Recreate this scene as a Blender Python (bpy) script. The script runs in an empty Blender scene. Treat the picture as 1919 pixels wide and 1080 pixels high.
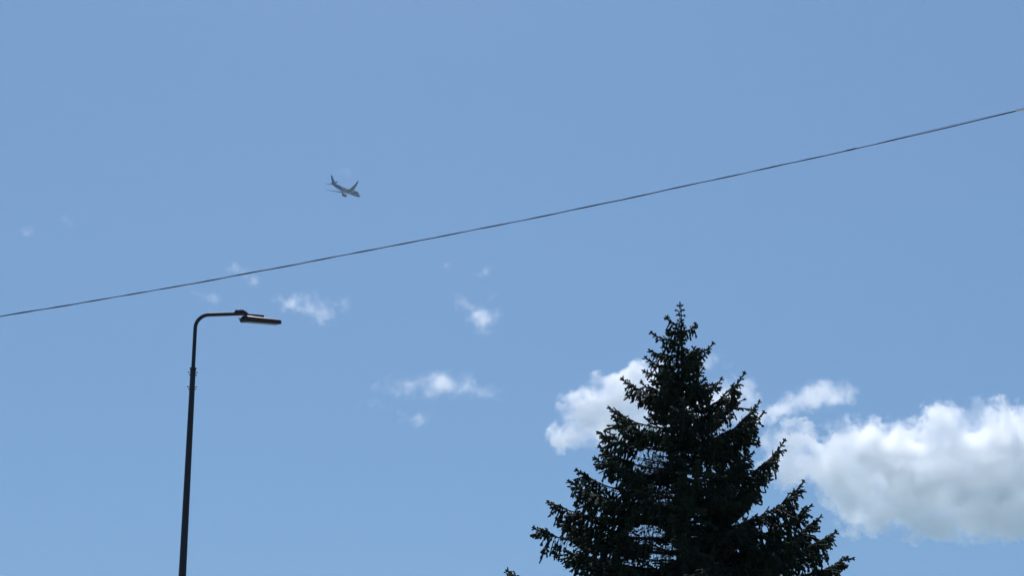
import bpy, math, random
import numpy as np
from mathutils import Vector, Matrix
R = math.radians
sc = bpy.context.scene
COL = sc.collection
random.seed(7)
rng = np.random.default_rng(7)

# ------------------------------------------------------------------ camera
PITCH = 17.0
cam_d = bpy.data.cameras.new('camera'); cam = bpy.data.objects.new('camera', cam_d); COL.objects.link(cam)
cam_d.sensor_width = 36; cam_d.lens = 65
cam_d.clip_start = 0.2; cam_d.clip_end = 80000
cam.location = (0, 0, 1.6); cam.rotation_euler = (R(90 + PITCH), 0, 0)
sc.camera = cam

# ------------------------------------------------------------------ sky and sun
SKY_LIFT = 0.38
SUN_EL, SUN_AZ = 61.0, -6.0          # azimuth measured from +Y towards +X
w = bpy.data.worlds.new('World'); sc.world = w; w.use_nodes = True
wn = w.node_tree; wn.nodes.clear()
sky = wn.nodes.new('ShaderNodeTexSky'); sky.sky_type = 'NISHITA'; sky.sun_disc = False
sky.sun_elevation = R(SUN_EL); sky.sun_rotation = R(SUN_AZ)
sky.altitude = 200; sky.air_density = 1.0; sky.dust_density = 0.15; sky.ozone_density = 4.9
# the sky is looked up a little above each direction, which evens out its fall to the horizon
stc = wn.nodes.new('ShaderNodeTexCoord'); sva = wn.nodes.new('ShaderNodeVectorMath'); sva.operation = 'ADD'; sva.inputs[1].default_value = (0, 0, SKY_LIFT)
svn = wn.nodes.new('ShaderNodeVectorMath'); svn.operation = 'NORMALIZE'
wn.links.new(stc.outputs['Generated'], sva.inputs[0]); wn.links.new(sva.outputs[0], svn.inputs[0]); wn.links.new(svn.outputs[0], sky.inputs['Vector'])
bg = wn.nodes.new('ShaderNodeBackground'); bg.inputs['Strength'].default_value = 0.121
wo = wn.nodes.new('ShaderNodeOutputWorld')
tint = wn.nodes.new('ShaderNodeMix'); tint.data_type = 'RGBA'; tint.blend_type = 'MULTIPLY'; tint.inputs['Factor'].default_value = 1.0
tint.inputs['B'].default_value = (0.96, 1.025, 0.99, 1)          # the photograph's white balance
wn.links.new(sky.outputs[0], tint.inputs['A']); wn.links.new(tint.outputs['Result'], bg.inputs['Color']); wn.links.new(bg.outputs[0], wo.inputs['Surface'])
sl = bpy.data.lights.new('sun', 'SUN'); sl.energy = 4.5; sl.angle = R(0.53); sl.color = (1.0, 0.965, 0.95)
so = bpy.data.objects.new('sun', sl); COL.objects.link(so)
sd = Vector((math.sin(R(SUN_AZ)) * math.cos(R(SUN_EL)), math.cos(R(SUN_AZ)) * math.cos(R(SUN_EL)), math.sin(R(SUN_EL))))
so.rotation_euler = sd.to_track_quat('Z', 'Y').to_euler(); so.location = (0, 0, 60)

vs = sc.view_settings
vs.view_transform = 'Standard'; vs.look = 'None'; vs.gamma = 1.0; vs.use_curve_mapping = False
vs.exposure = 0.0
cy = sc.cycles
cy.use_denoising = True
try: cy.denoiser = 'OPENIMAGEDENOISE'
except Exception: pass
cy.max_bounces = 26; cy.volume_bounces = 24; cy.diffuse_bounces = 3; cy.glossy_bounces = 3
cy.volume_max_steps = 512
cy.use_light_tree = False

# ------------------------------------------------------------------ helpers
F = 65 / 36 * 1919.0
c17, s17 = math.cos(R(PITCH)), math.sin(R(PITCH))
CAM = np.array([0, 0, 1.6])
def ray(u, v):
    x = (u - 959.5) / F; y = (540 - v) / F
    return np.array([x, c17 - y * s17, s17 + y * c17])
def at(u, v, Y):                       # point seen at photo pixel (u, v) at ground distance Y
    d = ray(u, v); return CAM + d * (Y / d[1])
def pxm(Y, v=540):                     # metres per photo pixel near there
    return (Y / ray(959.5, v)[1]) / F

def tag(o, label=None, cat=None, group=None, kind=None):
    if label: o['label'] = label
    if cat: o['category'] = cat
    if group: o['group'] = group
    if kind: o['kind'] = kind
    return o
def empty(name, loc):
    o = bpy.data.objects.new(name, None); COL.objects.link(o); o.location = loc; o.empty_display_size = 0.3
    return o
def mesh_obj(name, V, faces, mat, parent=None, smooth=True, loc=None):
    me = bpy.data.meshes.new(name)
    me.from_pydata([tuple(v) for v in V], [], [tuple(f) for f in faces])
    me.validate(); me.update()
    if smooth: me.polygons.foreach_set('use_smooth', [True] * len(me.polygons))
    o = bpy.data.objects.new(name, me); COL.objects.link(o)
    if mat: me.materials.append(mat)
    if parent: o.parent = parent
    if loc is not None: o.location = loc
    return o
class MB:
    def __init__(s): s.V = []; s.F = []
    def add(s, V, Fs):
        n = len(s.V); s.V += [tuple(map(float, v)) for v in V]; s.F += [tuple(i + n for i in f) for f in Fs]; return s
    def tube(s, P, r, n=12, cap=True, squash=None):
        P = [np.array(p, float) for p in P]
        r = [r] * len(P) if np.isscalar(r) else list(r)
        prev = None; rings = []
        for i, p in enumerate(P):
            t = P[min(i + 1, len(P) - 1)] - P[max(i - 1, 0)]; t /= np.linalg.norm(t)
            if prev is None:
                a = np.array([0, 0, 1.0]) if abs(t[2]) < .9 else np.array([1.0, 0, 0])
                a = a - t * a.dot(t)
            else: a = prev - t * prev.dot(t)
            a /= np.linalg.norm(a); b = np.cross(t, a); prev = a
            rings.append([p + r[i] * (math.cos(2 * math.pi * k / n) * a + math.sin(2 * math.pi * k / n) * b) for k in range(n)])
        V = [v for q in rings for v in q]
        Fs = [(i * n + k, i * n + (k + 1) % n, (i + 1) * n + (k + 1) % n, (i + 1) * n + k) for i in range(len(P) - 1) for k in range(n)]
        if cap: Fs += [tuple(range(n))[::-1], tuple((len(P) - 1) * n + k for k in range(n))]
        return s.add(V, Fs)
    def loft(s, rings, cap=True):
        n = len(rings[0]); V = [v for q in rings for v in q]
        Fs = [(i * n + k, i * n + (k + 1) % n, (i + 1) * n + (k + 1) % n, (i + 1) * n + k) for i in range(len(rings) - 1) for k in range(n)]
        if cap: Fs += [tuple(range(n))[::-1], tuple((len(rings) - 1) * n + k for k in range(n))]
        return s.add(V, Fs)
    def box8(s, c):                   # corners: 4 bottom, 4 top
        return s.add(c, [(0, 3, 2, 1), (4, 5, 6, 7), (0, 1, 5, 4), (1, 2, 6, 5), (2, 3, 7, 6), (3, 0, 4, 7)])
    def build(s, name, mat, parent=None, smooth=True, bevel=0, loc=None):
        o = mesh_obj(name, s.V, s.F, mat, parent, smooth, loc)
        if bevel:
            m = o.modifiers.new('bevel', 'BEVEL'); m.width = bevel; m.segments = 2; m.limit_method = 'ANGLE'
        if smooth:
            try: o.data.set_sharp_from_angle(angle=R(40))
            except Exception: pass
        return o
def pmat(name, col, rough=.6, metal=0., noise=None, col2=None, scale=5., spec=.5, bump=0.):
    m = bpy.data.materials.new(name); m.use_nodes = True; nt = m.node_tree
    b = nt.nodes['Principled BSDF']; b.inputs['Base Color'].default_value = (*col, 1)
    b.inputs['Roughness'].default_value = rough; b.inputs['Metallic'].default_value = metal
    b.inputs['Specular IOR Level'].default_value = spec
    if col2:
        tc = nt.nodes.new('ShaderNodeTexCoord'); n = nt.nodes.new('ShaderNodeTexNoise')
        n.inputs['Scale'].default_value = scale; n.inputs['Detail'].default_value = 6
        mx = nt.nodes.new('ShaderNodeMix'); mx.data_type = 'RGBA'
        mx.inputs['A'].default_value = (*col, 1); mx.inputs['B'].default_value = (*col2, 1)
        rp = nt.nodes.new('ShaderNodeMapRange'); rp.inputs['From Min'].default_value = .35; rp.inputs['From Max'].default_value = .65
        nt.links.new(tc.outputs['Object'], n.inputs['Vector']); nt.links.new(n.outputs['Fac'], rp.inputs['Value'])
        nt.links.new(rp.outputs[0], mx.inputs['Factor']); nt.links.new(mx.outputs['Result'], b.inputs['Base Color'])
        if bump:
            bp = nt.nodes.new('ShaderNodeBump'); bp.inputs['Strength'].default_value = bump
            nt.links.new(n.outputs['Fac'], bp.inputs['Height']); nt.links.new(bp.outputs[0], b.inputs['Normal'])
    return m

# ------------------------------------------------------------------ ground (below the frame)
g = MB()
rad = [0, 12, 30, 80, 250, 900, 2500, 6000]; n = 64
gv = [(0, 20, 0)]; gf = []
for j, r_ in enumerate(rad[1:]):
    for k in range(n):
        a = 2 * math.pi * k / n; gv.append((r_ * math.cos(a), 20 + r_ * math.sin(a), 0))
for k in range(n): gf.append((0, 1 + k, 1 + (k + 1) % n))
for j in range(len(rad) - 2):
    for k in range(n):
        a, b = 1 + j * n + k, 1 + j * n + (k + 1) % n; gf.append((a, a + n, b + n, b))
grass = pmat('meadow grass', (.15, .15, .12), .95, col2=(.23, .21, .20), scale=.35, spec=.1, bump=.3)
tag(mesh_obj('ground', gv, gf, grass, smooth=False), kind='structure')

# ------------------------------------------------------------------ street lamp
LY = 30.0
steel = pmat('dark painted steel', (.010, .010, .014), .48, .0, col2=(.012, .012, .016), scale=9, spec=.5)
steel2 = pmat('dark cast aluminium', (.012, .012, .016), .46, .0, col2=(.014, .014, .018), scale=14, spec=.5)
lens_m = pmat('lamp glass', (.045, .042, .055), .3, 0, col2=(.06, .055, .07), scale=6)
bolt_m = pmat('zinc bolt', (.02, .02, .022), .6, .5, col2=(.03, .03, .03), scale=40)
px = pxm(LY, 650)
collar_top = at(361.9, 692, LY)
base = np.array([collar_top[0], LY, 0.0])
lamp = empty('street_lamp', base)
tag(lamp, 'tall black steel street lamp with curved arm and flat angular head', 'street lamp')
def L(p): return np.array(p, float) - base
pole = MB()
H = collar_top[2]
prof = [(0, .10), (.02, .10), (1.2, .098), (H * .5, .076), (H - 3.3, .0600), (H, .0445)]
pole.tube([(0, 0, z) for z, _ in prof], [r for _, r in prof], 24)
pole.build('pole', steel, lamp)
fl = MB(); fl.tube([(0, 0, .0), (0, 0, .03)], .2, 24); fl.build('base_plate', steel, lamp, bevel=.004)
for k in range(4):
    a = math.pi / 4 + k * math.pi / 2; q = MB(); q.tube([(.155 * math.cos(a), .155 * math.sin(a), .025), (.155 * math.cos(a), .155 * math.sin(a), .075)], .016, 6)
    q.build('anchor_bolt', bolt_m, lamp)
dr = MB(); dr.box8([(-.05, -.108, .6), (.05, -.108, .6), (.05, -.09, .6), (-.05, -.09, .6), (-.05, -.106, 1.05), (.05, -.106, 1.05), (.05, -.09, 1.05), (-.05, -.09, 1.05)])
dr.build('access_door', steel, lamp, bevel=.004)
# arm: rises out of the collar, bends over and runs to the head
arm = MB()
bend_top = L(at(390, 590.2, LY)); zc = bend_top[2]
armx_end = L(at(453, 588.2, LY - .08))
rb = .23
path = [np.array([0, 0, H - .25]), np.array([0, 0, H]), np.array([0, 0, zc - rb])]
for k in range(1, 10):
    a = k / 10 * math.pi / 2; path.append(np.array([rb - rb * math.cos(a), 0, zc - rb + rb * math.sin(a)]))
path.append(np.array([rb, 0, zc])); d = armx_end - path[-1]
for t in (.25, .6, 1): path.append(path[-1 if t == .25 else -1] + d * (t if t == .25 else (t - (.25 if t == .6 else .6))))
arm.tube(path, [.033] * 2 + [.0315] * (len(path) - 2), 20)
arm.build('arm', steel, lamp)
# collar where the arm is clamped into the pole, with two rings of set screws
cl = MB()
cl.tube([(0, 0, H - 1.2 * px * 4), (0, 0, H + .004)], .0485, 24)
co = cl.build('collar', steel, lamp, bevel=.003)
cr = MB(); cr.tube([(0, 0, H - .002), (0, 0, H + .016)], .058, 24); cr.build('collar_lip', steel, lamp, bevel=.003)
def pinz(v): return L(at(361, v, LY))[2]
for v in (698.5, 702.5, 725.5, 729.0):
    for sgn in (-1, 1):
        vv = v + (0 if sgn < 0 else .6)
        a = (0.35 if v in (698.5, 725.5) else -.5)
        reach = .088 if v in (698.5, 725.5) else .074
        if sgn > 0: reach -= .004
        q = MB(); z = pinz(vv); dx, dy = sgn * math.cos(a), -math.sin(a) * .5
        q.tube([(dx * .035, dy * .035, z), (dx * (reach - .014), dy * reach, z)], .0065, 6)
        q.tube([(dx * (reach - .016), dy * reach, z), (dx * reach, dy * reach, z)], .0125, 6)
        q.build('set_screw', bolt_m, lamp)
# clamp sleeve on the arm end
e0 = L(at(440, 587.4, LY - .06)); e1 = L(at(458, 586.6, LY - .085))
br = MB(); br.tube([e0, e1], .043, 18)
br.box8([tuple(p) for p in [e0 + (0, -.04, -.005), e1 + (0, -.04, -.005), e1 + (0, .04, -.005), e0 + (0, .04, -.005), e0 + (.01, -.03, .048), e1 + (0, -.03, .048), e1 + (0, .03, .048), e0 + (.01, .03, .048)]])
bracket = br.build('clamp_bracket', steel2, lamp, bevel=.004)
for t in (.18, .55):
    p = e0 + (e1 - e0) * t; q = MB(); q.tube([p + (0, 0, .04), p + (0, 0, .062)], .008, 6)
    q.build('bolt', bolt_m, bracket)
kn = MB()
k0 = L(at(457, 585.5, LY - .09)); k1 = L(at(464, 592, LY - .05)); k2 = L(at(461, 599, LY + .02))
kn.tube([k0 - (.03, 0, 0), k0, k1, k2], [.032, .038, .042, .04], 12)
k3 = L(at(452.5, 601.5, LY + .06)); kn.tube([k1 - (.05, 0, .03), k3], [.042, .04], 10)
kn.build('knuckle_joint', steel2, lamp, bevel=.004)
kb = MB(); kb.tube([L(at(447, 596.5, LY)), L(at(450.5, 597.5, LY))], .012, 6); kb.build('release_latch', bolt_m, lamp)
# the luminaire: flat box turned away from the road, its bright underside seen from below
az = R(33)
Lx = np.array([math.cos(az), math.sin(az), 0.0]); Wy = np.array([math.sin(az), -math.cos(az), -0.15])
tilt = R(4.5); Ld = Lx * math.cos(tilt) + np.array([0, 0, 1]) * math.sin(tilt)
Up = np.cross(Ld, -Wy); Up /= np.linalg.norm(Up)
if Up[2] < 0: Up = -Up
O = L(at(449.5, 604.8, LY + .09))            # far bottom corner at the pole end
LEN, WID, TH = .655, .265, .082
def PT(l, w_, h): return O + Ld * l + Wy * w_ + Up * h
hd = MB()
secs = [(-.0, .018, 1.0), (.02, .0, 1.22), (LEN * .4, .0, 1.12), (LEN - .03, .0, .95), (LEN, .012, .78)]
def sec(l, ins, hs):
    pr = [(ins, 0), (WID - ins, 0), (WID + .004 - ins, .012), (WID - ins, TH * hs * .8), (WID - .03, TH * hs), (.03, TH * hs), (ins, TH * hs * .8), (-.004 + ins, .012)]
    return [PT(l, a, b) for a, b in pr]
hd.loft([sec(*q) for q in secs])
head = hd.build('luminaire', steel2, lamp, smooth=True, bevel=.004)
ln = MB(); ln.box8([PT(.05, .035, -.004), PT(LEN - .045, .035, -.004), PT(LEN - .045, WID - .03, -.004), PT(.05, WID - .03, -.004), PT(.05, .035, .01), PT(LEN - .045, .035, .01), PT(LEN - .045, WID - .03, .01), PT(.05, WID - .03, .01)])
ln.build('glass_panel', lens_m, head, smooth=False)
for k in range(9):
    pass
dv = MB(); l0, l1 = .05, .395; w0, w1, h0, h1 = .0, .11, TH - .012, TH + .066
dv.box8([PT(l0, w0, h0), PT(l1, w0, h0), PT(l1, w1, h0), PT(l0, w1, h0), PT(l0, w0, h1), PT(l1, w0, h1), PT(l1, w1, h1), PT(l0, w1, h1)])
dv.build('driver_box', steel2, head, smooth=False, bevel=.004)
# ------------------------------------------------------------------ overhead cable
WYD = 24.0
wire_m = pmat('black cable sheath', (.02, .02, .024), .85, 0, col2=(.03, .03, .034), scale=20)
glint_m = pmat('white clamp glint', (.9, .9, .9), .12, 0, col2=(.78, .78, .76), scale=60)  # white base colour paints the bright glints on the cable
us = np.array([0, 480, 960, 1440, 1919.]); vsx = np.array([593.5, 510.5, 417, 313.5, 205.5])
co2 = np.polyfit(us, vsx, 2)
def wpt(u, Y=WYD): return at(u, np.polyval(co2, u), Y)
US = np.arange(-1500, 3420, 3.0)
C0 = np.array([wpt(u) for u in US])
p0 = C0[0].copy()
cab = empty('overhead_cable', C0[len(C0) // 2]); cb = C0[len(C0) // 2]
tag(cab, 'thin dark twisted overhead cable crossing the whole sky', 'cable')
arc = np.concatenate([[0], np.cumsum(np.linalg.norm(np.diff(C0, axis=0), axis=1))])
ph = 2 * math.pi * arc / 1.15 + 1.6 * np.sin(arc * .5)
sep = .0055 + np.clip((US - 1600) / 319, 0, 3) * .016 * (US > 1600)
sep2 = np.where(US > 1600, np.clip((US - 1600) / 320, 0, 1) * .020, 0)
tw = np.clip((1700 - US) / 160, 0, 1)
A = C0 + np.stack([0 * ph, np.cos(ph) * .003 * tw, np.sin(ph) * .003 * tw], 1) - cb
sag_noise = .003 * np.sin(arc * 1.3) + .0012 * np.sin(arc * 4.1 + 1)
A[:, 2] += sag_noise
B = C0 + np.stack([0 * ph, -np.cos(ph) * .006 * tw, -np.sin(ph) * .006 * tw + (1 - tw) * (.004 + .016 * np.sin(np.clip((US - 1640) / 280, 0, 1) * math.pi))], 1) - cb
B[:, 2] += sag_noise
m1 = MB(); m1.tube(A, .0066 * (1 + .13 * np.sin(arc * 1.9) * np.sin(arc * .53 + 1) + .07 * np.sin(arc * 7.7)), 8); m1.build('cable', wire_m, cab)
m2 = MB(); m2.tube(B, .0026, 5); m2.build('support_wire', pmat('steel strand', (.02, .02, .026), .8, 0, col2=(.03, .03, .036), scale=30), cab)
for u, s_, dz in ((1911, 1.25, .013), (1795, .5, .024)):
    c = wpt(u) - cb + (0, -.004, dz - .006); t = (wpt(u + 2) - wpt(u - 2)); t /= np.linalg.norm(t)
    q = MB(); q.tube([c - t * .05 * s_, c - t * .02 * s_, c + t * .0 * s_, c + t * .03 * s_, c + t * .055 * s_], [.012 * s_, .017 * s_, .010 * s_, .016 * s_, .011 * s_], 8)
    q.build('glint_clamp', glint_m, cab)  # clamp coloured white to show as a glint
c = wpt(1595) - cb; t = (wpt(1600) - wpt(1590)); t /= np.linalg.norm(t)
q = MB(); q.tube([c - t * .09, c - t * .05, c + t * .05, c + t * .09], [.007, .0105, .0105, .007], 8); q.build('splice_sleeve', wire_m, cab)

# ------------------------------------------------------------------ airliner
RB = np.array([[0.54969497, -0.83534566, -0.00575147], [-0.21336642, -0.14705464, 0.96584145], [-0.80765724, -0.52969101, -0.2590699]])
CR = np.array([[1, 0, 0], [0, -s17, c17], [0, c17, s17]]).T     # columns: cam right, cam up, ... see below
CR = np.column_stack([[1, 0, 0], [0, -s17, c17], [0, -c17, -s17]])   # cam x, y, z axes in world
U_, S_, Vt = np.linalg.svd(CR @ RB); WR = U_ @ Vt
dv_ = ray(647.7, 356.5)
PL = CAM + dv_ * 2443.6
plane = empty('airliner', PL)
plane.matrix_world = Matrix([[*WR[0], PL[0]], [*WR[1], PL[1]], [*WR[2], PL[2]], [0, 0, 0, 1]])
tag(plane, 'twin engine passenger jet with dark blue tail flying away to the right', 'airplane')
def livery():
    m = bpy.data.materials.new('airliner livery'); m.use_nodes = True; nt = m.node_tree
    b = nt.nodes['Principled BSDF']; b.inputs['Roughness'].default_value = .3
    tc = nt.nodes.new('ShaderNodeTexCoord'); sp = nt.nodes.new('ShaderNodeSeparateXYZ'); nt.links.new(tc.outputs['Object'], sp.inputs[0])
    ad = nt.nodes.new('ShaderNodeMath'); ad.operation = 'MULTIPLY_ADD'; ad.inputs[1].default_value = .9   # slanted edge
    nt.links.new(sp.outputs['Z'], ad.inputs[0]); nt.links.new(sp.outputs['X'], ad.inputs[2])
    mr = nt.nodes.new('ShaderNodeMapRange'); mr.inputs['From Min'].default_value = -12.5; mr.inputs['From Max'].default_value = -11.5
    nt.links.new(ad.outputs[0], mr.inputs['Value'])
    mx = nt.nodes.new('ShaderNodeMix'); mx.data_type = 'RGBA'; mx.inputs['A'].default_value = (.012, .03, .12, 1); mx.inputs['B'].default_value = (.40, .40, .50, 1)
    nt.links.new(mr.outputs[0], mx.inputs['Factor'])
    zl = nt.nodes.new('ShaderNodeMath'); zl.operation = 'LESS_THAN'; zl.inputs[1].default_value = -.4; nt.links.new(sp.outputs['Z'], zl.inputs[0])
    mx2 = nt.nodes.new('ShaderNodeMix'); mx2.data_type = 'RGBA'; mx2.inputs['B'].default_value = (.03, .06, .24, 1)
    zf = nt.nodes.new('ShaderNodeMath'); zf.operation = 'MULTIPLY'; zf.inputs[1].default_value = .85
    nt.links.new(zl.outputs[0], zf.inputs[0]); nt.links.new(zf.outputs[0], mx2.inputs['Factor']); nt.links.new(mx.outputs['Result'], mx2.inputs['A'])
    nt.links.new(mx2.outputs['Result'], b.inputs['Base Color'])
    return m
liv = livery()
wingm = pmat('wing grey paint', (.045, .06, .14), .4, 0, col2=(.06, .075, .16), scale=.3)
navy = pmat('navy paint', (.012, .03, .12), .3, 0, col2=(.02, .04, .15), scale=.2)
engm = pmat('nacelle paint', (.04, .06, .13), .3, 0, col2=(.05, .07, .15), scale=.4)
pink = pmat('belly fairing paint', (.26, .20, .28), .35, 0, col2=(.23, .18, .25), scale=.3)
dark = pmat('fan and exhaust', (.02, .02, .022), .5, .5, col2=(.03, .03, .03), scale=2)
fu = MB(); rings = []
fx = [(31, .05, -.9), (30.6, .55, -.85), (29.6, 1.15, -.65), (28, 1.85, -.35), (26, 2.4, -.1), (23.5, 2.75, 0), (20, 2.9, 0), (-8, 2.9, 0), (-14, 2.75, .12), (-19, 2.3, .45), (-24, 1.6, .9), (-28, .95, 1.25), (-30.5, .45, 1.5), (-31.3, .12, 1.55)]
for x, r_, z in fx: rings.append([(x, r_ * math.cos(2 * math.pi * k / 28), z + 1.03 * r_ * math.sin(2 * math.pi * k / 28)) for k in range(28)])
fu.loft(rings[::-1]); fus = fu.build('fuselage', liv, plane)
q = MB(); rr = []
for x, a, h in [(12.5, .3, .2), (10, 2.0, .9), (6, 2.9, 1.4), (-4, 2.9, 1.4), (-8, 2.0, .9), (-10.5, .3, .2)]:
    rr.append([(x, a * math.cos(2 * math.pi * k / 16), -2.1 + h * math.sin(2 * math.pi * k / 16)) for k in range(16)])
q.loft(rr[::-1]); q.build('belly_fairing', pink, plane)
def foil(x, y, z, c, t):            # section: leading edge at x, chord c, thickness t
    pts = [(0, 0), (.03, .35), (.15, .8), (.38, 1), (.7, .55), (1, .03), (.7, -.35), (.38, -.7), (.15, -.6), (.03, -.3)]
    return [(x - a * c, y, z + b * t / 2) for a, b in pts]
for s in (1, -1):
    q = MB(); se = []
    for x, y, z, c, t in [(11, 1.5, -1.6, 13.2, 1.9), (7.2, 6, -1.0, 9.6, 1.5), (4.2, 10.3, -.45, 7.3, 1.15), (-1.2, 18, .9, 5.3, .8), (-6.2, 25.2, 2.9, 3.6, .5), (-8.7, 28, 4.0, 2.3, .3), (-10.9, 30, 4.8, .6, .08)]:
        se.append(foil(x, s * y, z, c, t))
    q.loft(se if s < 0 else se[::-1]); wing = q.build('wing', wingm, plane)
    ex, ey, ez = 8.5, s * 9.9, -2.7
    q = MB(); n_ = 24
    prof = [(4.6, 1.45), (4.75, 1.62), (4.3, 1.85), (3, 2.0), (0.5, 1.95), (-1.6, 1.6), (-1.7, 1.35), (-1.2, 1.2)]
    q.loft([[(ex + a, ey + r_ * math.cos(2 * math.pi * k / n_), ez + r_ * math.sin(2 * math.pi * k / n_)) for k in range(n_)] for a, r_ in prof][::-1])
    eng = q.build('engine', engm, wing)
    q = MB(); q.loft([[(ex + a, ey + r_ * math.cos(2 * math.pi * k / n_), ez + r_ * math.sin(2 * math.pi * k / n_)) for k in range(n_)] for a, r_ in [(0, 1.1), (-1.9, 1.0), (-3.2, .55), (-4.1, .1)]][::-1])
    q.build('exhaust_cone', dark, wing)
    q = MB(); q.loft([[(ex + a, ey + dy, zz) for a, dy, zz in ((3.2, -.25 * 0, ez + 1.6), (1.0, -.3, ez + 1.5), (-3.0, -.25, ez + .9), (-4.5, 0, ez + 2.2), (-3.0, .25, ez + .9), (1.0, .3, ez + 1.5))],
                      [(ex + a, ey + dy, zz) for a, dy, zz in ((-2.5, 0, ez + 2.3), (-3.5, -.25, ez + 2.5), (-5, -.2, ez + 2.5), (-8, 0, ez + 2.5), (-5, .2, ez + 2.5), (-3.5, .25, ez + 2.5))]])
    q.build('engine_pylon', wingm, wing)
    q = MB(); se = [foil(-22.6, s * .6, 1.6, 5.6, .55), foil(-25.5, s * 5, 2.0, 3.7, .35), foil(-28.2, s * 9.9, 2.5, 1.9, .15)]
    q.loft(se if s < 0 else se[::-1]); q.build('tailplane', wingm, plane)
q = MB(); se = []
for x, z, c, t in [(-18.5, 2.0, 10.2, .7), (-21.6, 4.2, 7.6, .55), (-25.2, 8.2, 5.4, .4), (-28.6, 12.4, 3.2, .2)]:
    se.append([(p[0], p[2], z) for p in foil(x, 0, 0, c, t)])
q.loft(se); q.build('tail_fin', navy, plane)

# ------------------------------------------------------------------ spruce
TY = 32.0
bark = pmat('spruce bark', (.026, .022, .019), .9, 0, col2=(.045, .038, .033), scale=12, spec=.1, bump=.4)
def needle_mat():
    m = bpy.data.materials.new('spruce needles'); m.use_nodes = True; nt = m.node_tree
    b = nt.nodes['Principled BSDF']; b.inputs['Roughness'].default_value = .7; b.inputs['Specular IOR Level'].default_value = .12
    tc = nt.nodes.new('ShaderNodeTexCoord'); n1 = nt.nodes.new('ShaderNodeTexNoise'); n1.inputs['Scale'].default_value = 1.6; n1.inputs['Detail'].default_value = 8
    cr = nt.nodes.new('ShaderNodeValToRGB'); cr.color_ramp.elements[0].position = .35; cr.color_ramp.elements[0].color = (.011, .020, .013, 1)
    cr.color_ramp.elements[1].position = .68; cr.color_ramp.elements[1].color = (.024, .041, .022, 1)
    e = cr.color_ramp.elements.new(.85); e.color = (.028, .026, .016, 1)
    nt.links.new(tc.outputs['Object'], n1.inputs['Vector']); nt.links.new(n1.outputs['Fac'], cr.inputs[0]); nt.links.new(cr.outputs[0], b.inputs['Base Color'])
    return m
needle = needle_mat()
tip = at(1274, 566, TY)
TB = np.array([tip[0], TY, 0.0]); HT = tip[2]
spruce = empty('spruce_tree', TB)
tag(spruce, 'tall dark spruce tree with pointed top against white cloud', 'tree')
mpp = pxm(TY, 800)
# trunk
q = MB(); zz = np.linspace(0, HT - .04, 22)
q.tube([(.02 * math.sin(z * 1.3), .02 * math.cos(z * 1.7) - .02, z) for z in zz], [max(.006, .19 * ((HT - z) / HT) ** .9 + (.08 * math.exp(-z * 3))) for z in zz], 14)
q.build('trunk', bark, spruce)
wood = MB()
SH = [[], [], [], []]       # shoots: base, dir, length, radius
CLIP = [True]
def shoot(p, d, l, r):
    if CLIP[0] and outside(p + d * l * .6) and rng.random() < .93: return
    if sparse(p): return
    SH[0].append(p); SH[1].append(d); SH[2].append(l); SH[3].append(r)
def nrm(v): return v / max(1e-9, np.linalg.norm(v))
UPZ = np.array([0, 0, 1.0])
# the crown's outline as it grew: ragged tiers with sky between them
OL = [(680,38),(652,75),(664,100),(625,100),(640,150),(568,160),(590,200),(610,238),(548,262),(560,300),(538,322),(550,352),(452,335),(480,405),(530,462),(560,508),(628,512),(600,545),(540,525),(480,480),(408,442),(440,520),(480,575),(440,570),(368,540),(400,590),(372,600),(410,640),(352,640),(392,705),(450,765),(490,795),(420,765),(360,722),(287,683),(310,742),(258,725),(290,800),(285,852),(240,835),(178,798),(210,885),(270,950),(330,1000),(400,1015),(340,1005),(260,985),(200,945),(125,900),(150,965),(200,1015),(260,1060),(300,1100),(200,1100),(25,1050),(0,1100),(0,1400),(1500,1400),(1330,1100),
 (1312,1015),(1250,990),(1272,915),(1200,930),(1212,855),(1150,880),(1178,818),(1138,790),(1150,728),(1050,795),(960,865),(900,905),(868,890),(915,850),(972,790),(965,730),(1005,752),(1006,700),(1058,640),(1078,570),(975,650),(982,600),(978,560),(998,480),(975,425),(900,488),(830,540),(748,562),(800,542),(845,502),(856,470),(896,440),(916,390),(928,315),(860,378),(792,425),(805,390),(838,340),(770,330),(756,300),(775,260),(806,200),(752,242),(764,200),(726,180),(740,130),(690,130),(706,105),(696,70)]
OL = [(937 + a / 2.0115, 543 + b / 2.0115) for a, b in OL]
def prj(p):
    q = p + TB - CAM; zc_ = q[1] * c17 + q[2] * s17; yc_ = -q[1] * s17 + q[2] * c17
    return 959.5 + F * q[0] / zc_, 540 - F * yc_ / zc_
def outside(p):
    u, v = prj(p)
    if v > 1085: return False
    ins = False; j = len(OL) - 1
    for i in range(len(OL)):
        xi, yi = OL[i]; xj, yj = OL[j]
        if (yi > v) != (yj > v) and u < (xj - xi) * (v - yi) / (yj - yi) + xi: ins = not ins
        j = i
    return not ins
HOLES = [(1222, 862, 34, 26, .93), (1215, 1000, 36, 20, .93), (1245, 1036, 30, 18, .93), (1200, 1058, 40, 14, .85), (1245, 928, 22, 18, .85), (1328, 905, 16, 14, .5), (1330, 860, 22, 14, .4), (1315, 925, 18, 14, .4), (1295, 815, 10, 8, .3)]
def sparse(p):
    u, v = prj(p)
    for a, b, ra_, rb_, k in HOLES:
        if ((u - a) / ra_) ** 2 + ((v - b) / rb_) ** 2 < 1 and rng.random() < k: return True
    return False
def bez(P, t):
    a = 1 - t; return a ** 3 * P[0] + 3 * a * a * t * P[1] + 3 * a * t * t * P[2] + t ** 3 * P[3]
def bdir(P, t):
    a = 1 - t; return nrm(3 * a * a * (P[1] - P[0]) + 6 * a * t * (P[2] - P[1]) + 3 * t * t * (P[3] - P[2]))
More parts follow.
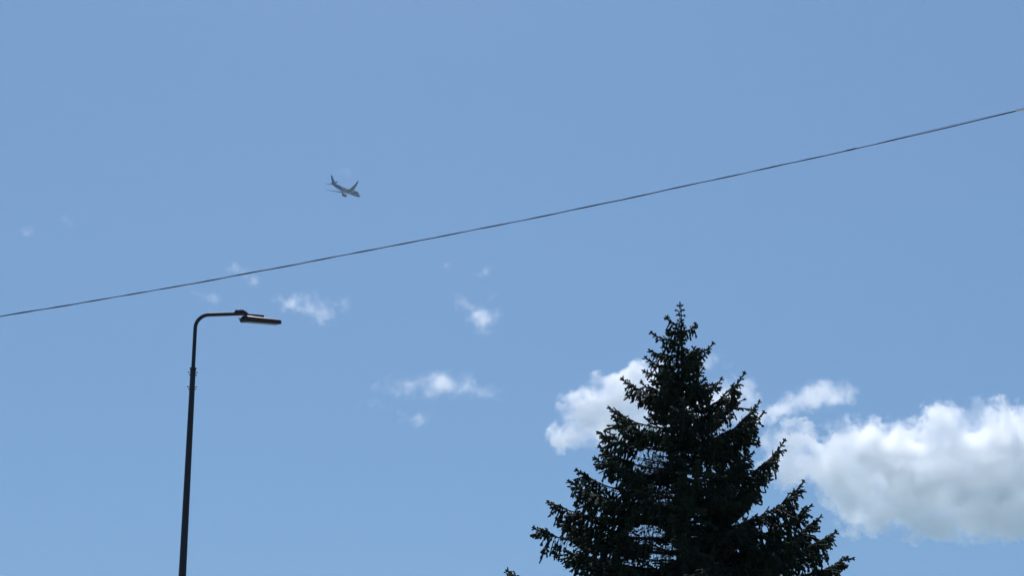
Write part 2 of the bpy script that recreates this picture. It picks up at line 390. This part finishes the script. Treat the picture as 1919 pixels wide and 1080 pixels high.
def bough(z0, tipv, dens=1., start=None, fine=1., free=False):
    P0 = np.array([0, 0, z0]); P3 = np.array(tipv, float); h = P3 - P0; h[2] = 0; Lh = np.linalg.norm(h); hd_ = h / Lh
    rise = P3[2] - z0
    side = np.array([-hd_[1], hd_[0], 0]); wob = rng.normal() * .05 * Lh
    P = [P0, P0 + hd_ * Lh * .38 + UPZ * rise * .02 + side * wob, P0 + hd_ * Lh * .80 + UPZ * rise * .36 - side * wob * .5, P3]
    Ln = np.linalg.norm(h) + .3 * abs(rise)
    ts = np.linspace(0, 1, 9)
    wood.tube([bez(P, t) for t in ts], list(np.linspace(.008 + .010 * Ln, .004, 9)), 5)
    s0 = start if start is not None else (.06 if Ln < .8 else .16 + .08 * min(1, (Ln - .8) / 2))
    step = .062 / dens
    n = max(3, int(Ln * (1 - s0) / step))
    Lm = min(.62, .30 * Ln + .05)
    for i in range(n):
        t = s0 + (1 - s0) * (i + rng.random() * .6) / n
        p = bez(P, t); T = bdir(P, t); rem = (1 - t) * Ln
        CLIP[0] = not (free and rem < .5)
        S = nrm(np.cross(T, UPZ))
        if rem < .30 and Ln > .5: continue
        ss = (t - s0) / (1 - s0)
        ll0 = Lm * (min(1, .35 + ss * 2.2)) * min(1, max(0, (rem - .2) / (Lm * 1.2)) ** .6 + .14)
        for sg in (-1, 1):
            if rng.random() < (.12 if free else .26): continue
            ll = ll0 * rng.uniform(.6, 1.2)
            a = R(rng.uniform(38, 68)); dr_ = nrm(T * math.cos(a) + S * sg * math.sin(a) + UPZ * rng.normal(-.05, .18))
            lateral(p, dr_, ll, fine)
        # hanging comb twigs below
        for _ in range(2 if free else 1):
          if rng.random() < (.9 if free else .7) * fine:
            hl = rng.uniform(.08, .15) + min(.42, .22 * ll0 + .10 * Ln) * rng.uniform(.35, 1.) * min(1, rem * 2)
            d_ = nrm(np.array([rng.normal() * .18, rng.normal() * .18, -1]) + T * rng.uniform(0, .5))
            lateral(p, d_, hl, fine, hang=True)
        # shoots standing on top of the bough
        if rng.random() < .6:
            shoot(p, nrm(T * .7 + UPZ * rng.uniform(.2, 1.) + S * rng.normal() * .4), rng.uniform(.05, .085), .0135)
    CLIP[0] = not free
    # the last hand's breadths: needle-clad axis with pairs of finger shoots
    T = bdir(P, 1); shoot(P[3] - T * .03, T, .095, .014)
    bk = .0; k = 0
    while bk < min(.36, Ln * .55):
        t = 1 - bk / Ln; pp = bez(P, t); T = bdir(P, t); S = nrm(np.cross(T, UPZ)); N = np.cross(S, T)
        shoot(pp - T * .04, T, .075, .0125)
        for a0 in ((0, math.pi) if k % 2 else (.5, math.pi - .5, -math.pi / 2)):
            if rng.random() < .12: continue
            a = a0 + rng.normal() * .3; lo = rng.uniform(.055, .085) * (1 + bk)
            dd_ = nrm(T * .62 + (S * math.cos(a) + N * math.sin(a)) * .8)
            shoot(pp, dd_, lo, .0125)
            if bk > .12: shoot(pp + dd_ * lo * .75, nrm(dd_ + UPZ * rng.uniform(-1.1, .15)), .07, .0125)
        if bk > .15 and rng.random() < .7: lateral(pp, nrm(-UPZ + T * .5 + S * rng.normal() * .3), rng.uniform(.06, .16), 1., hang=True)
        bk += rng.uniform(.045, .065); k += 1
    CLIP[0] = True
def lateral(p, d, ll, fine=1., hang=False):
    st = .042 / fine
    n = max(1, int(ll / st)); q_ = p.copy(); D = d.copy(); first = p.copy()
    S = nrm(np.cross(D, UPZ + np.array([.01, .02, 0])))
    k0 = 0
    for k in range(n):
        q_ = q_ + D * st
        D = nrm(D + np.array([0, 0, -.055 * (1 if not hang else .6)]) + rng.normal(size=3) * .045)
        if CLIP[0] and k % 3 == 2 and outside(q_): break
        shoot(q_ - D * .02, D, .06, .0115)
        if k % 3 == 1 or (hang and rng.random() < .2): continue
        sg = 1 if k % 2 else -1
        f = rng.uniform(.75, 1.15) * (1 if k > 0 else .7)
        lsh = .084 * f
        shoot(q_, nrm(D * .85 + S * sg * .65 + UPZ * rng.normal(-.25, .3)), lsh, .0130 * rng.uniform(.85, 1.2))
        if rng.random() < .45: shoot(q_, nrm(D * .5 - UPZ * rng.uniform(.4, 1.) + S * rng.normal() * .5), lsh * .95, .0125)
    shoot(q_, D, .075, .0135)
    wood.tube([first, (first + q_) / 2 + (0, 0, .01), q_], [.0055, .004, .0025], 3, cap=False)

# boughs whose tips stand out against the sky: (u, v, v of root, depth offset)
def TL(u, v, Y): return at(u, v, Y) - TB
sil = [
 (1250, 597, 612, -.05), (1222, 625, 640, .1), (1219, 658, 672, -.15), (1211, 672, 690, .25), (1208, 697, 712, -.3),
 (1203, 718, 740, .4), (1167, 712, 752, -.1), (1143, 765, 806, .15), (1150, 783, 830, -.7), (1122, 812, 848, -.35), (1124, 839, 880, .5), (1115, 861, 900, -.6),
 (1082, 883, 935, .1), (1067, 904, 962, -.5), (1029, 942, 985, .25), (1002, 992, 1040, -.3), (1045, 975, 1010, .9), (952, 1072, 1150, .3), (1060, 1035, 1075, -1.1),
 (1303, 610, 622, .1), (1300, 655, 668, .3), (1335, 646, 672, -.1), (1317, 692, 706, .3), (1322, 720, 740, -.5), (1351, 712, 742, .2), (1394, 701, 775, -.15),
 (1385, 740, 790, .6), (1422, 755, 832, .1), (1430, 775, 842, -.3), (1412, 800, 862, .7), (1410, 850, 905, -.7), (1469, 828, 925, -.1), (1440, 870, 950, .9), (1419, 927, 965, -1.0), (1416, 968, 1000, .4),
 (1505, 905, 1000, .2), (1519, 950, 1030, -.5), (1537, 970, 1050, .5), (1565, 1000, 1075, -.1), (1586, 1047, 1110, .4), (1500, 1010, 1080, -1.1)]
for u, v, vr, dy in sil:
    t_ = TL(u, v, TY + dy); z0 = TL(1278, vr, TY)[2]
    bough(z0, t_, 1.15, free=True)
# the leader with its small whorls
for v, ds, rise in ((570, (-5, 5), 2), (579, (-11, 9, 3), 3), (587, (-8, 12, -3), 2), (600, (-6, 7, 2), 8), (606, (-8, 8), 9)):
    for dx in ds:
        z0 = TL(1274, v + 6, TY)[2]; a = rng.uniform(-.6, .6)
        t_ = np.array([dx * mpp, abs(dx) * mpp * a, z0 + (6 + rise) * mpp * .6])
        P_ = [np.array([0, 0, z0]), t_]; d_ = nrm(t_ - P_[0])
        shoot(P_[0], d_, np.linalg.norm(t_ - P_[0]) * .95, .012)
        for s_ in (-1, 1): shoot(P_[0] + (t_ - P_[0]) * .55, nrm(d_ + np.array([s_ * .3, .6 * s_, -.5 + .4 * s_])), .05, .0125)
shoot(np.array([0, 0, HT - .10]), UPZ, .115, .0125)
for z in np.arange(HT - 1.1, HT - .08, .028):
    a = rng.uniform(0, 6.28); shoot(np.array([0, 0, z]), nrm(np.array([math.cos(a), math.sin(a), .9])), .05, .0115)
# whorls of boughs all round the trunk
def env(h):                            # crown radius at depth h below the tip (measured at bough tips)
    return min(.04 + .50 * h if h < 1.5 else -.05 + .56 * h, 3.15 + .10 * (h - 5.4) if h > 5.4 else 99)
h = .62; wh = 0
while h < HT - 1.3:
    vis = h < 6.2
    nb = 6 if h > 1.0 else 5
    if not vis: nb = 8
    if h > 2.2 and vis: nb = 6 if h < 3.2 else 8
    if h < 1.5: nb = 3
    a0 = wh * 2.4 + rng.uniform(0, .6)
    for k in range(nb):
        a = a0 + 2 * math.pi * k / nb + rng.normal() * .16
        if vis and rng.random() < .15: continue
        sidey = abs(math.cos(a))       # boughs pointing sideways are already given by the list
        rr_ = env(h) * rng.uniform(.72, .98) * (1 - .3 * sidey if vis else 1)
        rise = rr_ * rng.uniform(.10, .32)
        z0 = HT - h - rise * .6 + rng.normal() * .05
        bough(z0, (rr_ * math.cos(a), rr_ * math.sin(a), z0 + rise), 1.0 if vis else .75, fine=1. if vis else .75)
    if vis:                            # short inner boughs between the whorls
        for k in range(4 if h > 1.2 else 2):
            a = rng.uniform(0, 6.28); rr_ = env(h) * rng.uniform(.3, .6); z0 = HT - h + rng.uniform(0, .25)
            bough(z0, (rr_ * math.cos(a), rr_ * math.sin(a), z0 + rr_ * .15), .8)
    h += (.20 if h < 2 else .30) if vis else .42
    wh += 1
# thin dead twigs hanging from the inner boughs near the trunk
for k in range(420):
    zz_ = rng.uniform(HT - 5.2, HT - 2.2); a = rng.uniform(0, 6.28); rr_ = rng.uniform(.15, 1.1)
    p = np.array([rr_ * math.cos(a), rr_ * math.sin(a), zz_])
    pts = [p]; D = nrm(np.array([rng.normal() * .3, rng.normal() * .3, -1]))
    for j in range(4): D = nrm(D + rng.normal(size=3) * .16); pts.append(pts[-1] + D * rng.uniform(.05, .11))
    wood.tube(pts, [.0045, .004, .0035, .003, .002], 3, cap=False)
    for j in (1, 2, 3):
        e_ = pts[j] + nrm(D + rng.normal(size=3) * .7) * rng.uniform(.05, .12); wood.tube([pts[j], e_], [.003, .0015], 3, cap=False)
wood.build('branches', bark, spruce)
# all shoots in one crown mesh: little four-sided spindles
pb = np.array(SH[0]); dd = np.array(SH[1]); le = np.array(SH[2]); ra = np.array(SH[3]) * 1.15; NS = len(le)
print('shoots', NS)
ref = np.where(np.abs(dd[:, 2:3]) < .9, np.array([[0, 0, 1.]]), np.array([[1., 0, 0]]))
aa = np.cross(dd, ref); aa /= np.linalg.norm(aa, axis=1, keepdims=True); bb = np.cross(dd, aa)
th = rng.uniform(0, 6.28, NS); c_, s_ = np.cos(th)[:, None], np.sin(th)[:, None]
a2 = aa * c_ + bb * s_; b2 = -aa * s_ + bb * c_
V = np.empty((NS, 10, 3)); V[:, 0] = pb; V[:, 9] = pb + dd * le[:, None]
for ri, (tt, rs) in enumerate(((.22, .85), (.78, 1.0))):
    cpt = pb + dd * (le * tt)[:, None]
    for k in range(4):
        ca, sa = math.cos(k * math.pi / 2), math.sin(k * math.pi / 2)
        jit = rng.uniform(.75, 1.3, NS)
        V[:, 1 + ri * 4 + k] = cpt + (a2 * ca + b2 * sa) * (ra * rs * jit)[:, None]
tri = []
for k in range(4):
    k2 = (k + 1) % 4
    tri += [(0, 1 + k2, 1 + k), (1 + k, 1 + k2, 5 + k2), (1 + k, 5 + k2, 5 + k), (5 + k, 5 + k2, 9)]
tri = np.array(tri)
idx = (tri[None] + (np.arange(NS) * 10)[:, None, None]).reshape(-1)
me = bpy.data.meshes.new('crown'); me.vertices.add(NS * 10); me.vertices.foreach_set('co', V.reshape(-1))
nt_ = NS * len(tri); me.loops.add(nt_ * 3); me.loops.foreach_set('vertex_index', idx.astype(np.int32))
me.polygons.add(nt_); me.polygons.foreach_set('loop_start', np.arange(0, nt_ * 3, 3, dtype=np.int32))
me.update(calc_edges=True); me.materials.append(needle)
cro = bpy.data.objects.new('crown', me); COL.objects.link(cro); cro.parent = spruce

# ------------------------------------------------------------------ clouds: real volumes, far beyond everything
CY = 8000.0
ROTSIGN = 1
def cloud_mat(name, lobes, dens, warp, wscale, ero, escale, soft, ksm=12., aniso=.25, seed=0., rgh=.64):
    m = bpy.data.materials.new(name); m.use_nodes = True; nt = m.node_tree; nt.nodes.clear()
    N = nt.nodes.new; K = nt.links.new
    out = N('ShaderNodeOutputMaterial'); tc = N('ShaderNodeTexCoord')
    def noise(sc_, det, vec, rough=.55, lac=2.1):
        n_ = N('ShaderNodeTexNoise'); n_.inputs['Scale'].default_value = sc_; n_.inputs['Detail'].default_value = det
        n_.inputs['Roughness'].default_value = rough; n_.inputs['Lacunarity'].default_value = lac; K(vec, n_.inputs['Vector']); return n_
    def vm(op, a, b=None):
        v = N('ShaderNodeVectorMath'); v.operation = op
        for i, x in enumerate((a, b)):
            if x is None: continue
            if isinstance(x, tuple): v.inputs[i].default_value = x
            else: K(x, v.inputs[i])
        return v
    def mt(op, a, b=None, c=None):
        v = N('ShaderNodeMath'); v.operation = op
        for i, x in enumerate((a, b, c)):
            if x is None: continue
            if isinstance(x, (int, float)): v.inputs[i].default_value = x
            else: K(x, v.inputs[i])
        return v.outputs[0]
    off = vm('ADD', tc.outputs['Object'], (seed * 131.7, seed * 57.3, seed * 211.1)).outputs[0]
    n1 = noise(1 / wscale, 3, off)
    wv = vm('MULTIPLY', vm('SUBTRACT', n1.outputs['Color'], (.5, .5, .5)).outputs[0], (warp * 2, warp * 2, warp * 2)).outputs[0]
    p = vm('ADD', tc.outputs['Object'], wv).outputs[0]
    f = None
    for (c, r, ang) in lobes:
        rel = vm('SUBTRACT', p, tuple(c)).outputs[0]
        if ang:
            vr = N('ShaderNodeVectorRotate'); vr.rotation_type = 'Y_AXIS'; vr.inputs['Angle'].default_value = ROTSIGN * R(ang); K(rel, vr.inputs['Vector']); rel = vr.outputs[0]
        d = vm('LENGTH', vm('DIVIDE', rel, tuple(r)).outputs[0]).outputs['Value']
        di = mt('MULTIPLY', mt('SUBTRACT', 1.0, d), float(min(r)))
        f = di if f is None else mt('SMOOTH_MAX', f, di, ksm)
    n2 = noise(1 / escale, 8, off, rgh)
    f = mt('ADD', f, mt('MULTIPLY', mt('SUBTRACT', n2.outputs['Fac'], .5), ero * 2))
    de = N('ShaderNodeMapRange'); de.interpolation_type = 'SMOOTHSTEP'
    de.inputs['From Min'].default_value = 0; de.inputs['From Max'].default_value = soft; de.inputs['To Max'].default_value = dens
    K(f, de.inputs['Value'])
    n3 = noise(1 / (escale * 1.6), 2, vm('ADD', off, (431., 77., 913.)).outputs[0])
    dm = N('ShaderNodeMapRange'); dm.inputs['From Min'].default_value = .38; dm.inputs['From Max'].default_value = .62; dm.inputs['To Min'].default_value = .2; dm.inputs['To Max'].default_value = 2.0
    K(n3.outputs['Fac'], dm.inputs['Value'])
    dmul = mt('MULTIPLY', de.outputs[0], dm.outputs[0])
    pv = N('ShaderNodeVolumeScatter'); pv.inputs['Color'].default_value = (1., .972, .985, 1); pv.inputs['Anisotropy'].default_value = aniso
    K(dmul, pv.inputs['Density']); K(pv.outputs[0], out.inputs['Volume'])
    m.cycles.volume_sampling = 'DISTANCE'
    return m
import bmesh
def cloud(label, lobes_px, dens=.012, warp=14, wscale=90, ero=22, escale=70, soft=26, group=None, Y=CY, step=1., aniso=.25, seed=0., infl=None, ksm=12., depthf=1., grow=1., rgh=.64):
    cu = sum(l[0] for l in lobes_px) / len(lobes_px); cv = sum(l[1] for l in lobes_px) / len(lobes_px)
    o0 = at(cu, cv, Y); pm = pxm(Y, cv); lobes = []
    for l in lobes_px:
        u, v, ru, rv = l[:4]; ru *= grow; rv *= grow; dy = l[4] if len(l) > 4 else 0.
        c = at(u, v, Y) - o0; rd = (.5 * (ru + rv)) * depthf
        c[1] += dy * pm
        lobes.append((c, (ru * pm, rd * pm, rv * pm), l[5] if len(l) > 5 else 0))
    infl = ero * .35 if infl is None else infl
    bm = bmesh.new()
    for c, r, ang in lobes:
        M_ = Matrix.Translation(Vector(c)) @ Matrix.Rotation(-R(ang), 4, 'Y') @ Matrix.Diagonal((r[0] + infl, r[1] + infl, r[2] + infl, 1))
        bmesh.ops.create_icosphere(bm, subdivisions=4, radius=1, matrix=M_)
    me_ = bpy.data.meshes.new('cloud'); bm.to_mesh(me_); bm.free()
    ob = bpy.data.objects.new('cloud', me_); COL.objects.link(ob); ob.location = o0
    rm = ob.modifiers.new('r', 'REMESH'); rm.mode = 'VOXEL'
    ext = max(max(v.co[i] for v in me_.vertices) - min(v.co[i] for v in me_.vertices) for i in range(3))
    rm.voxel_size = ext / 50
    dg = bpy.context.evaluated_depsgraph_get(); me2 = bpy.data.meshes.new_from_object(ob.evaluated_get(dg))
    ob.modifiers.clear(); ob.data = me2; me2.name = 'cloud'; bpy.data.meshes.remove(me_)
    m = cloud_mat('cloud vapour', lobes, dens, warp, wscale, ero, escale, soft, ksm, aniso, seed, rgh)
    m.cycles.volume_step_rate = step
    me2.materials.clear(); me2.materials.append(m)
    tag(ob, label, 'cloud', group)
    return ob
BIG = dict(dens=.024, warp=45, wscale=130, ero=118, escale=90, soft=16, ksm=16., aniso=.66, depthf=.6, rgh=.67)
cloud('large white cumulus cloud with grey middle at right edge', [
    (1492, 848, 66, 54), (1478, 885, 56, 36), (1610, 845, 70, 68), (1580, 885, 74, 70), (1690, 850, 60, 66), (1780, 820, 70, 72), (1858, 815, 58, 68), (1945, 815, 65, 72),
    (1740, 900, 160, 92), (1880, 890, 150, 105), (1625, 945, 66, 62), (1760, 960, 100, 56), (1870, 970, 100, 52), (2000, 900, 100, 100)], seed=1, **BIG)
cloud('big white cloud behind the left side of the spruce', [
    (1205, 738, 74, 62), (1155, 748, 60, 52), (1105, 768, 54, 48), (1070, 814, 42, 34, 0, 40), (1135, 800, 80, 54), (1220, 795, 65, 54), (1265, 765, 60, 50)], seed=2, **dict(BIG, dens=.020, soft=26, rgh=.6, ero=95, aniso=.6))
MID = dict(dens=.013, warp=32, wscale=80, ero=75, escale=60, soft=42, ksm=16., aniso=.65, grow=1.08)
cloud('long pale cloud just right of the spruce with a hooked end', [
    (1545, 742, 58, 26, 0, 6), (1498, 752, 45, 22, 0, 20), (1450, 775, 62, 18, 0, 14), (1395, 780, 48, 24), (1355, 745, 38, 32), (1404, 744, 18, 46, 0, 28), (1325, 790, 42, 28), (1375, 765, 40, 26)], seed=3, **MID)
SM = dict(dens=.0095, warp=38, wscale=70, ero=76, escale=56, soft=66, ksm=16., aniso=.65, grow=1.2, rgh=.6)
W = 'small wispy clouds scattered over the blue sky'
cloud('small bright cloud with a pointed beak, right of centre', [(900, 592, 34, 19, 0, -14), (872, 573, 26, 11, 0, -48), (905, 610, 17, 20, 0, -30), (925, 590, 13, 14)], seed=4, group=W, **dict(SM, dens=.013, ero=60))
cloud('wide flat wispy cloud low between lamp and spruce', [(832, 720, 56, 21), (768, 723, 58, 13, 0, 6), (885, 730, 50, 12, 0, -14), (825, 731, 85, 11)], seed=5.3, group=W, **dict(SM, ero=64))
cloud('torn white wisp just right of the lamp head', [(560, 570, 44, 13, 0, -4), (592, 582, 34, 20, 0, -38), (625, 566, 22, 9, 0, 10)], seed=6, group=W, **SM)
cloud('slanting wisp crossed by the overhead cable', [(448, 507, 24, 11, 0, -18), (470, 519, 24, 13, 0, -30)], seed=7, group=W, **dict(SM, ero=46, warp=30))
cloud('faint puff above the bend of the lamp arm', [(388, 558, 26, 14, 0, -8), (372, 552, 20, 7, 0, -20)], seed=8, group=W, **dict(SM, ero=50))
cloud('little pale puff below the wide flat cloud', [(777, 785, 25, 15)], seed=9, group=W, **SM)
FA = dict(dens=.0040, warp=28, wscale=50, ero=58, escale=40, soft=52, ksm=10., aniso=.65, grow=1.25, rgh=.57)
cloud('thin faint streak above the small bright cloud', [(903, 511, 20, 8, 0, 28)], seed=10, group=W, **FA)
cloud('tiny faint streak left of the thin streak, under the cable', [(839, 498, 9, 10, 0, -40)], seed=11, group=W, **FA)
cloud('tiny faint puff touching the sky over the small bright cloud', [(925, 553, 13, 9, 0, 30)], seed=12, group=W, **FA)
cloud('faint upright scrap right of the torn white wisp', [(648, 577, 11, 16, 0, -20)], seed=13, group=W, **FA)
cloud('barely visible scrap at the far left edge', [(50, 434, 17, 11)], seed=14, group=W, **FA)
cloud('barely visible slanting streak near the left edge', [(125, 414, 18, 10, 0, -35)], seed=15, group=W, **FA)
cloud('tiny faint puff just above the flying jet', [(648, 324, 14, 9)], seed=16, group=W, **FA)
cloud('faint scrap tucked beside the upper right side of the spruce', [(1322, 682, 32, 18, 0, 20), (1352, 680, 14, 7)], seed=17, group=W, **SM)
cloud('faint small puff beneath the left end of the wide flat cloud', [(700, 758, 20, 9), (728, 764, 12, 6)], seed=18, group=W, **FA)

# ------------------------------------------------------------------ air between camera and the far things
def haze():
    hb = MB(); X, Y0, Y1, Z0, Z1 = 6300, -6300, 6400, -1.0, 900
    hb.box8([(-X, Y0, Z0), (X, Y0, Z0), (X, Y1, Z0), (-X, Y1, Z0), (-X, Y0, Z1), (X, Y0, Z1), (X, Y1, Z1), (-X, Y1, Z1)])
    m = bpy.data.materials.new('air'); m.use_nodes = True; nt = m.node_tree; nt.nodes.clear()
    o = nt.nodes.new('ShaderNodeOutputMaterial'); v = nt.nodes.new('ShaderNodeVolumePrincipled')
    v.inputs['Color'].default_value = (.46, .725, .83, 1); v.inputs['Density'].default_value = 6.5e-5; v.inputs['Anisotropy'].default_value = .1
    nt.links.new(v.outputs[0], o.inputs['Volume'])
    tag(hb.build('haze', m, smooth=False), kind='stuff')
haze()
